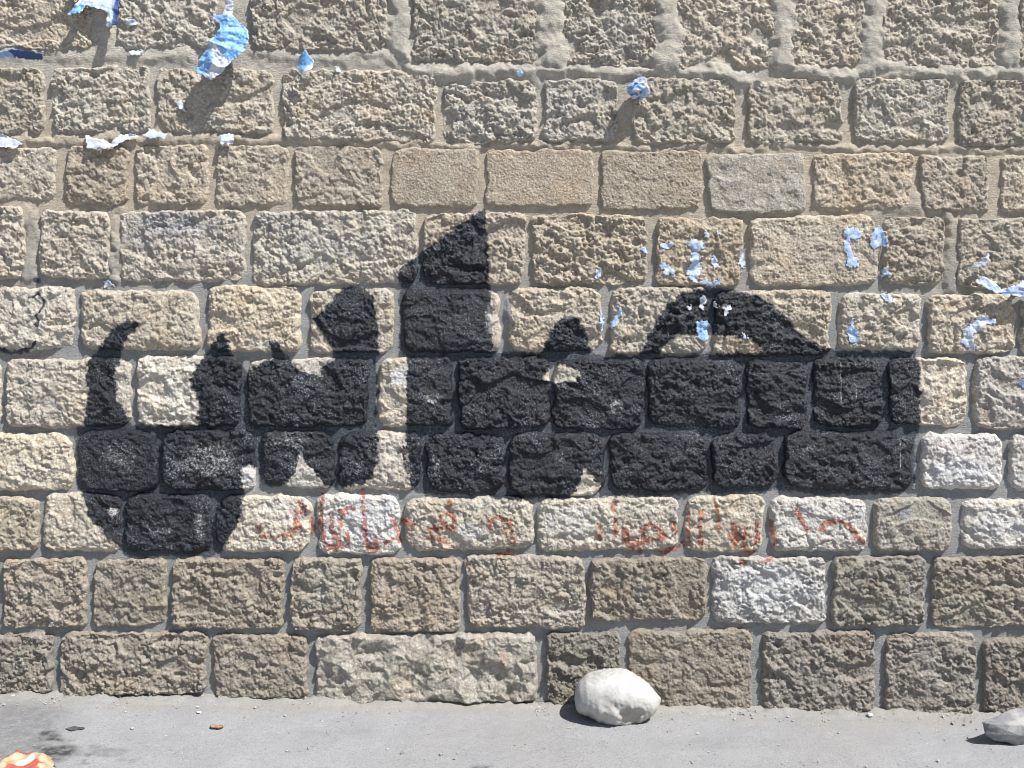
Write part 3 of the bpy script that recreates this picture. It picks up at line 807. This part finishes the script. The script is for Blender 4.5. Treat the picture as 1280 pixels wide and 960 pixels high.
# grit along the wall foot
def grit():
    rs = np.random.RandomState(77)
    V = []; F = []; T = []
    base = np.array([(1, 0, 0), (-1, 0, 0), (0, 1, 0), (0, -1, 0), (0, 0, 1), (0, 0, -1)], float)
    fc = np.array([(0, 2, 4), (2, 1, 4), (1, 3, 4), (3, 0, 4), (2, 0, 5), (1, 2, 5), (3, 1, 5), (0, 3, 5)])
    n = 0
    for k in range(3600):
        x = rs.uniform(-2.3, 2.3)
        y = -abs(rs.normal(0, .05)) - .004 if rs.rand() < .6 else -rs.uniform(.02, 1.0)
        if perlin(np.array([x / .25]), np.array([y / .2]), 88)[0] < -.15 and rs.rand() < .7: continue
        r = rs.gamma(2.0, .0009) + .0008
        v = base * r * rs.uniform(.6, 1.3, (6, 1)) * np.array([1, 1, .7]) + rs.normal(0, r * .15, (6, 3))
        a = rs.uniform(0, 6.28); c, s = math.cos(a), math.sin(a)
        v = np.stack([v[:, 0] * c - v[:, 1] * s, v[:, 0] * s + v[:, 1] * c, v[:, 2]], -1)
        lift = .012 * max(0, 1 - (-y) / .06)
        v += (x, y, SLOPE * x + r * .4 + lift * .6)
        V.append(v); F.append(fc + n); n += 6
    o = mesh_object('grit', np.concatenate(V), np.concatenate(F), plain_material('grit', (0.20, 0.185, 0.16), (0.46, 0.44, 0.40), 90, .9), None, False)
    o['kind'] = 'stuff'; o['label'] = 'loose grit and dust gathered along the wall foot'; o['category'] = 'grit'
grit()

# ------------------------------------------------------------------ torn poster paper
def paper(outline, label, blue=0.0, off=0.0012, curl=None, crumple=0.0015, step=1.0, dark=None, white=None, blues=None, ragged=1.6, drape=1.0, group=None, seed=None, name='poster_scrap', facets=0.0):
    xs = [p[0] for p in outline]; ys = [p[1] for p in outline]
    seed = seed or int(abs(xs[0] * 7 + ys[0] * 3)) + 900
    gx = np.arange(min(xs) - 3, max(xs) + 3, step); gy = np.arange(min(ys) - 3, max(ys) + 3, step)
    PX, PY = np.meshgrid(gx, gy)
    qx = PX + ragged * perlin(PX / 5, PY / 5, seed) + ragged * .6 * perlin(PX / 2.2, PY / 2.2, seed + 1)
    qy = PY + ragged * perlin(PX / 5, PY / 5, seed + 2) + ragged * .6 * perlin(PX / 2.2, PY / 2.2, seed + 3)
    sd = poly_sdf(qx, qy, outline)
    keep = sd > 0
    cell = (keep[:-1, :-1].astype(int) + keep[1:, :-1] + keep[1:, 1:] + keep[:-1, 1:]) >= 3
    faces = grid_faces(len(gy), len(gx))[cell.ravel()]
    if len(faces) == 0: return
    h = np.where(np.isfinite(PX), wall_h(PX, PY), 0) * drape + (1 - drape) * 0.016
    o_ = off + crumple * (0.6 + perlin(PX / 7, PY / 7, seed + 5) + .5 * perlin(PX / 3, PY / 3, seed + 6))
    if facets:
        wx = PX + 3 * perlin(PX / 12, PY / 12, seed + 7); wy = PY + 3 * perlin(PX / 12, PY / 12, seed + 8)
        for q, sc_ in enumerate((17, 10)):
            a = .5 + 1.3 * q
            tri = np.abs(((wx * math.cos(a) + wy * math.sin(a) + 6 * perlin(PX / 20, PY / 20, seed + 9 + q)) / sc_) % 2 - 1)
            o_ = o_ + facets * tri / (q + 1)
    if curl is not None: o_ = o_ + curl(PX, PY)
    y = -(h + np.maximum(o_, .0006))
    x, z = to_xz(PX, PY, -0.015)
    b = np.full(PX.shape, float(blue))
    b = np.clip(b + (.35 * perlin(PX / 6, PY / 6, seed + 10) if 0 < blue < 1 else 0), 0, 1)
    if blues:
        for pg in blues: b = np.maximum(b, sstep(-1, 1, poly_sdf(PX, PY, pg)))
    if white:
        for pg in white: b = b * (1 - sstep(-1, 1, poly_sdf(PX, PY, pg)))
    b = b * sstep(0.0, 1.1, sd + .8 * perlin(PX / 3, PY / 3, seed + 30))
    dk = np.zeros(PX.shape)
    if dark:
        for pg in dark: dk = np.maximum(dk, sstep(-1, 1, poly_sdf(PX, PY, pg)))
    used = np.unique(faces); remap = np.full(PX.size, -1); remap[used] = np.arange(len(used))
    v = np.stack([x, y, z], -1).reshape(-1, 3)[used]
    at = np.stack([b, dk, 0 * b], -1).reshape(-1, 3)[used]
    loc = tuple(v.mean(0))
    o = mesh_object(name, v, remap[faces], M_PAPER, None, True, {'paint': at}, loc=loc)
    md = o.modifiers.new('thickness', 'SOLIDIFY'); md.thickness = .0005; md.offset = 0
    tag(o, label, 'poster scrap' if name == 'poster_scrap' else 'paper ball', group)
    return o

# large hanging remains, top left
paper([(84, -14), (156, -14), (154, 20), (153, 36), (141, 40), (139, 18), (124, 14), (112, 12), (108, 22), (90, 25), (98, 12), (104, 4), (92, 2)],
      'large torn blue and white poster remnant with hanging dark-edged strip at wall top', .25, .012, lambda x, y: .030 * sstep(-10, 38, y), .003,
      blues=[[(86, 27), (98, 10), (112, 10), (108, 24)]], dark=[[(149, -14), (157, -14), (154, 38), (147, 38)]], drape=.5, facets=.010)
paper([(-8, -10), (16, -8), (12, 2), (4, 8), (3, 19), (-8, 20)], 'pale poster corner sticking off the top course left of the blue remnant', .2, .02, None, .004, drape=.5, facets=.008)
paper([(157, 25), (167, 24), (174, 30), (170, 33), (158, 32)], 'small lilac scrap right of the hanging dark-edged strip', .1, .003)
paper([(-10, 66), (10, 66), (22, 64), (40, 67), (57, 69), (54, 76), (34, 75), (12, 73), (-10, 76)], 'curled dark blue strip lying on a mortar ledge', .8, .012,
      lambda x, y: .022 * sstep(76, 66, y), .003, dark=[[(8, 60), (60, 60), (60, 80), (22, 80), (20, 70)]], drape=.6)
paper([(160, 64), (184, 61), (176, 67), (186, 70), (164, 70)], 'flat white scrap on mortar ledge below the top course', .05, .004, lambda x, y: .006 * sstep(61, 70, y))
# the big crumpled hanging piece
paper([(287, -14), (299, -14), (296, 12), (295, 24), (304, 32), (314, 42), (318, 56), (312, 70), (304, 78), (297, 84), (290, 95), (272, 107), (262, 100), (252, 95), (255, 82), (264, 68), (272, 55), (282, 42), (280, 34), (270, 28), (272, 22), (284, 23)],
      'long crumpled blue and white poster piece hanging free of the wall', .92, .020, lambda x, y: .038 * sstep(0, 80, y) + .012 * np.cos((x - 285) / 14), .004,
      white=[[(284, -20), (300, -20), (297, 25), (284, 24)], [(268, 58), (277, 60), (286, 76), (297, 84), (289, 96), (273, 108), (266, 98), (276, 82)]], drape=.25, facets=.016, ragged=1.0, step=.8)
paper([(386, 67), (391, 75), (396, 80), (394, 90), (381, 99), (374, 88), (376, 76)], 'blue leaf-shaped scrap with white edge jutting from the wall', 1, .030,
      lambda x, y: .020 * np.sin((x - 374) / 9), .002, white=[[(374, 86), (378, 86), (381, 95), (390, 86), (396, 78), (397, 90), (381, 101), (372, 92)]], drape=.3, facets=.006, step=.7, ragged=.6)
paper([(418, 84), (423, 83), (428, 90), (420, 92)], 'tiny white speck of paper right of the blue leaf-shaped scrap', 0, .003)
paper([(221, 131), (228, 125), (232, 136), (236, 143), (226, 138)], 'small white triangular scrap on a block below the hanging poster', .05, .006, lambda x, y: .006 * sstep(124, 144, y))
paper([(-8, 163), (10, 170), (22, 176), (31, 180), (22, 186), (-8, 185)], 'white scrap at a bed joint left of the row of three scraps', .02, .008, lambda x, y: .010 * sstep(165, 186, y))
paper([(107, 168), (118, 172), (130, 175), (140, 180), (144, 187), (112, 188)], 'white torn scrap with square lower edge on a bed joint', .0, .008, lambda x, y: .012 * sstep(166, 188, y), facets=.003)
paper([(143, 176), (152, 168), (168, 167), (177, 170), (160, 176), (150, 182), (143, 187), (138, 184)], 'white scrap with dark torn rim between two others on a joint', .05, .008, lambda x, y: .010 * sstep(166, 186, y), facets=.003)
paper([(177, 170), (186, 166), (186, 160), (196, 164), (212, 168), (209, 177), (200, 173), (192, 176)], 'lilac folded scrap at the end of the row of joint scraps', .18, .010, lambda x, y: .008 * sstep(160, 178, y), facets=.004)
paper([(275, 168), (294, 168), (293, 182), (285, 181), (278, 182)], 'small squarish lilac scrap above a tan block joint', .12, .010, lambda x, y: .014 * sstep(166, 184, y))
paper([(126, 351), (135, 350), (143, 358), (130, 360)], 'pale sliver of paper on a joint near a black paint dot', .15, .003)
paper([(645, 90), (651, 88), (654, 94), (648, 97)], 'tiny blue fleck caught in the cracked mortar', .8, .004)
# remains stuck flat on the blocks
G = 'flat poster remains pasted on the blocks'
for lab, bl, pg in [
    ('pale blue fleck on the vertical joint left of the pasted cluster', .4, [(800, 311), (808, 309), (809, 316), (804, 319)]),
    ('lilac sliver at the top left of the pasted cluster', .25, [(823, 305), (832, 304), (845, 305), (838, 310), (828, 312)]),
    ('lilac wedge at the lower left of the pasted cluster', .25, [(824, 325), (832, 330), (844, 338), (842, 345), (832, 344), (826, 336)]),
    ('large pale blue pasted remnant shaped like a ragged T', .38, [(859, 302), (866, 299), (872, 300), (884, 308), (878, 312), (872, 314), (874, 326), (877, 332), (874, 345), (872, 355), (863, 350), (858, 340), (862, 325), (868, 314), (860, 309)]),
    ('lilac fleck above the ragged T remnant', .3, [(879, 291), (883, 288), (887, 298), (882, 299)]),
    ('narrow lilac fleck at the upper right of the pasted cluster', .25, [(892, 286), (897, 285), (900, 296), (896, 295)]),
    ('lilac patch right of the ragged T remnant', .25, [(887, 322), (894, 320), (897, 328), (900, 333), (893, 336), (887, 329)]),
    ('ragged lilac strip along the foot of the pasted cluster', .3, [(874, 352), (884, 350), (886, 354), (893, 350), (903, 349), (898, 357), (892, 360), (887, 357), (880, 357)]),
    ('white strip pasted down a vertical joint', .05, [(924, 312), (930, 316), (931, 332), (927, 340), (924, 330)]),
    ('small lilac fleck on the coarse block left of the cluster', .2, [(744, 338), (751, 337), (754, 345), (748, 351), (744, 346)]),
    ('thin blue sliver along a joint above the black tooth', .5, [(749, 385), (753, 388), (755, 404), (752, 415), (750, 404)]),
    ('slanting blue sliver beside the joint near the black arch', .5, [(773, 383), (780, 386), (775, 398), (768, 409), (762, 412), (766, 400)]),
    ('bright blue torn patch on the black arch', .75, [(869, 402), (878, 401), (886, 404), (885, 420), (881, 429), (874, 424), (869, 413)]),
    ('white ragged fleck on top of the black arch', .05, [(874, 374), (879, 369), (882, 378), (878, 386), (872, 385), (876, 380)]),
    ('small white fleck at the left of the black arch top', .05, [(859, 381), (864, 382), (862, 388), (858, 386)]),
    ('white fleck on the right half of the black arch', .05, [(903, 388), (908, 384), (914, 378), (916, 383), (907, 392), (904, 398)]),
    ('tiny white fleck beside the joint in the black arch', .0, [(892, 379), (897, 381), (896, 386), (892, 384)]),
    ('thin white fleck low on the black arch', .0, [(923, 416), (931, 418), (936, 423), (928, 422)]),
    ('pale blue pasted remnant shaped like a hook', .45, [(1053, 285), (1064, 284), (1078, 289), (1076, 299), (1063, 299), (1062, 312), (1066, 320), (1074, 325), (1073, 335), (1058, 334), (1058, 322), (1054, 312), (1055, 298)]),
    ('pale blue pasted remnant shaped like an arrowhead', .45, [(1098, 281), (1106, 289), (1110, 300), (1108, 312), (1104, 306), (1098, 309), (1092, 313), (1087, 304), (1090, 290)]),
    ('small lilac smear below the arrowhead remnant', .2, [(1104, 333), (1110, 336), (1113, 346), (1105, 346), (1101, 340)]),
    ('small whitish smear under a bed joint right of the black arch', .15, [(1102, 368), (1110, 367), (1115, 372), (1111, 379), (1104, 376)]),
    ('blue pointed sliver on the block right of the black arch', .6, [(1062, 400), (1066, 398), (1067, 410), (1074, 418), (1071, 427), (1061, 427), (1058, 415)]),
    ('pale C-shaped remnant with ragged edge', .15, [(1213, 401), (1222, 395), (1240, 398), (1245, 404), (1233, 406), (1222, 412), (1212, 420), (1218, 430), (1222, 436), (1212, 439), (1201, 428), (1200, 415)]),
    ('pale blue fleck on a pinkish block', .3, [(1268, 474), (1284, 472), (1286, 486), (1274, 484)]),
]:
    paper(pg, lab, bl, .0008, None, .0008, ragged=3.2, step=.7, name='poster_scrap', group=G)
paper([(1200, 335), (1212, 333), (1222, 325), (1231, 316), (1233, 326), (1222, 334), (1208, 337)], 'white curled sliver jutting above the larger curled scrap', .1, .006, lambda x, y: .018 * sstep(1200, 1232, x), .002, facets=.004)
paper([(1214, 352), (1226, 346), (1238, 352), (1245, 361), (1262, 358), (1275, 350), (1296, 346), (1296, 374), (1276, 374), (1260, 370), (1240, 368), (1232, 364)],
      'large curled pale blue poster flap beside the C-shaped remnant', .3, .012, lambda x, y: .030 * sstep(346, 372, y), .003, dark=[[(1240, 365), (1262, 364), (1290, 369), (1290, 372), (1262, 368), (1240, 368)]], drape=.4, facets=.010)

def paper_ball():
    cx, cy = 802, 111
    x, z = to_xz(cx, cy, -.06)
    nu, nv = 64, 40
    th = np.linspace(0, np.pi, nv); ph = np.linspace(0, 2 * np.pi, nu, endpoint=False)
    PH, TH = np.meshgrid(ph, th)
    d = np.stack([np.sin(TH) * np.cos(PH), np.sin(TH) * np.sin(PH), np.cos(TH)], -1)
    rs = np.random.RandomState(5)
    r = np.full(PH.shape, 1.0)
    for k in range(26):
        n = rs.normal(size=3); n /= np.linalg.norm(n)
        r = np.minimum(r, rs.uniform(.62, .9) / np.maximum((d * n).sum(-1), .05))
    f1, e, rid = worley(PH * 1.6, TH * 2.2, 71)
    r = r * (1 + .22 * (f1 - .4))
    lobe = np.exp(-((d - np.array([.75, -.1, -.65])) ** 2).sum(-1) / .25)
    r = r * (1 + .35 * lobe)
    R = .043
    v = d * r[..., None] * R * np.array([.95, 1.25, .95]) + np.array([x - .008, -.060, z + .004])
    f1, e, rid = worley(PH * 2.2 + 4, TH * 2.6, 73)
    blue = ((rid > .45) * .8) * sstep(.0, .1, e); dk = (rid > .7) * .75
    f = closed_tube_faces(nv, nu)
    at = np.stack([blue, dk, 0 * blue], -1).reshape(-1, 3)
    o = mesh_object('paper_ball', v.reshape(-1, 3), f[:, ::-1], M_PAPER, None, False, {'paint': at}, loc=(x, -.02, z))
    tag(o, 'crumpled blue and white paper ball stuck in a mortar joint', 'paper ball')
paper_ball()

# ------------------------------------------------------------------ litter on the pavement
def crumpled_sheet(name, outline, label, cat, mat, height, seed, marks, step=1.0, lean=0.0):
    """a crumpled sheet lying on the pavement; outline in metres in plan (x, y)"""
    xs = [p[0] for p in outline]; ys = [p[1] for p in outline]
    gx = np.arange(min(xs), max(xs), step); gy = np.arange(min(ys), max(ys), step)
    X, Y = np.meshgrid(gx, gy)
    q = .006
    sd = poly_sdf(X + q * perlin(X / .02, Y / .02, seed), Y + q * perlin(X / .02, Y / .02, seed + 1), outline)
    keep = sd > 0
    cell = keep[:-1, :-1] & keep[1:, :-1] & keep[1:, 1:] & keep[:-1, 1:]
    faces = grid_faces(len(gy), len(gx))[cell.ravel()]
    fold = 0
    for k, (a, L, amp) in enumerate([(.4, .05, 1), (1.5, .035, .6), (2.5, .022, .35)]):
        s = (X * math.cos(a) + Y * math.sin(a) + .012 * perlin(X / .05, Y / .05, seed + 5 + k)) / L
        fold = fold + amp * np.abs(s % 2 - 1)
    z = SLOPE * X + .003 + height * fold / 1.95 * (.5 + .5 * sstep(0, .03, sd))
    at = marks(X, Y, seed)
    used = np.unique(faces); remap = np.full(X.size, -1); remap[used] = np.arange(len(used))
    v = np.stack([X, Y, z], -1).reshape(-1, 3)[used]
    c = v.mean(0); loc = (c[0], c[1], SLOPE * c[0])
    o = mesh_object(name, v, remap[faces][:, ::1], mat, None, True, {'paint': at.reshape(-1, 3)[used]}, loc=loc)
    md = o.modifiers.new('thickness', 'SOLIDIFY'); md.thickness = .0006; md.offset = 0
    tag(o, label, cat)

wx0, wy0 = ground_pt(-28, 975); wx1, _ = ground_pt(76, 962)
_, wyb = ground_pt(30, 948)
def wmarks(X, Y, seed):
    f1, e, rid = worley(X / .042, Y / .042, seed + 20)
    return np.stack([((rid > .2) & (rid < .55)) * 1.0, ((rid > .66) & (rid < .74)) * 1.0, (rid > .94) * 1.0], -1)
crumpled_sheet('food_wrapper', [(wx0, wy0), (wx0 + .10, wy0 - .06), (wx1, wy0 + .0), (wx1 + .012, wy0 + .045), (wx1 - .06, wyb - .0), (wx0 + .12, wyb + .012), (wx0 + .03, wyb + .03)],
               'crumpled cream and red food wrapper on the stained pavement', 'wrapper', wrapper_material(), .030, 640, wmarks, .004)

def small_leaf(px, py, ln, wd, mat, label, ang, seed, name='dry_leaf', flat=.55):
    x, y = ground_pt(px, py)
    u = np.linspace(-1, 1, 15); v = np.linspace(-1, 1, 7)
    U, V = np.meshgrid(u, v)
    wdt = (1 - U ** 2) ** .7 * (1 + .25 * np.sin(U * 5 + seed))
    lx = U * ln; ly = V * wd * wdt
    c, s = math.cos(ang), math.sin(ang)
    X = x + lx * c - ly * s; Y = y + lx * s + ly * c
    Z = SLOPE * X + .0025 + flat * wd * (np.abs(V) ** 1.5 * .9 + .4 * U ** 2 + .25 * perlin(U * 2, V * 2, seed))
    o = mesh_object(name, np.stack([X, Y, Z], -1).reshape(-1, 3), grid_faces(7, 15), mat, None, True, loc=(x, y, SLOPE * x))
    md = o.modifiers.new('thickness', 'SOLIDIFY'); md.thickness = .0008; md.offset = 0
    tag(o, label, 'leaf')
M_LEAFD = plain_material('dark_leaf', (0.05, 0.048, 0.05), (0.10, 0.095, 0.09), 80)
M_LEAFB = plain_material('brown_leaf', (0.20, 0.10, 0.06), (0.34, 0.22, 0.14), 120)
small_leaf(94, 912, .030, .014, M_LEAFD, 'blackened flattened leaf beside the dark pavement stains', .1, 3, flat=.12)
small_leaf(271, 911, .022, .012, M_LEAFB, 'small curled reddish brown leaf alone on the clean pavement', -.1, 5)
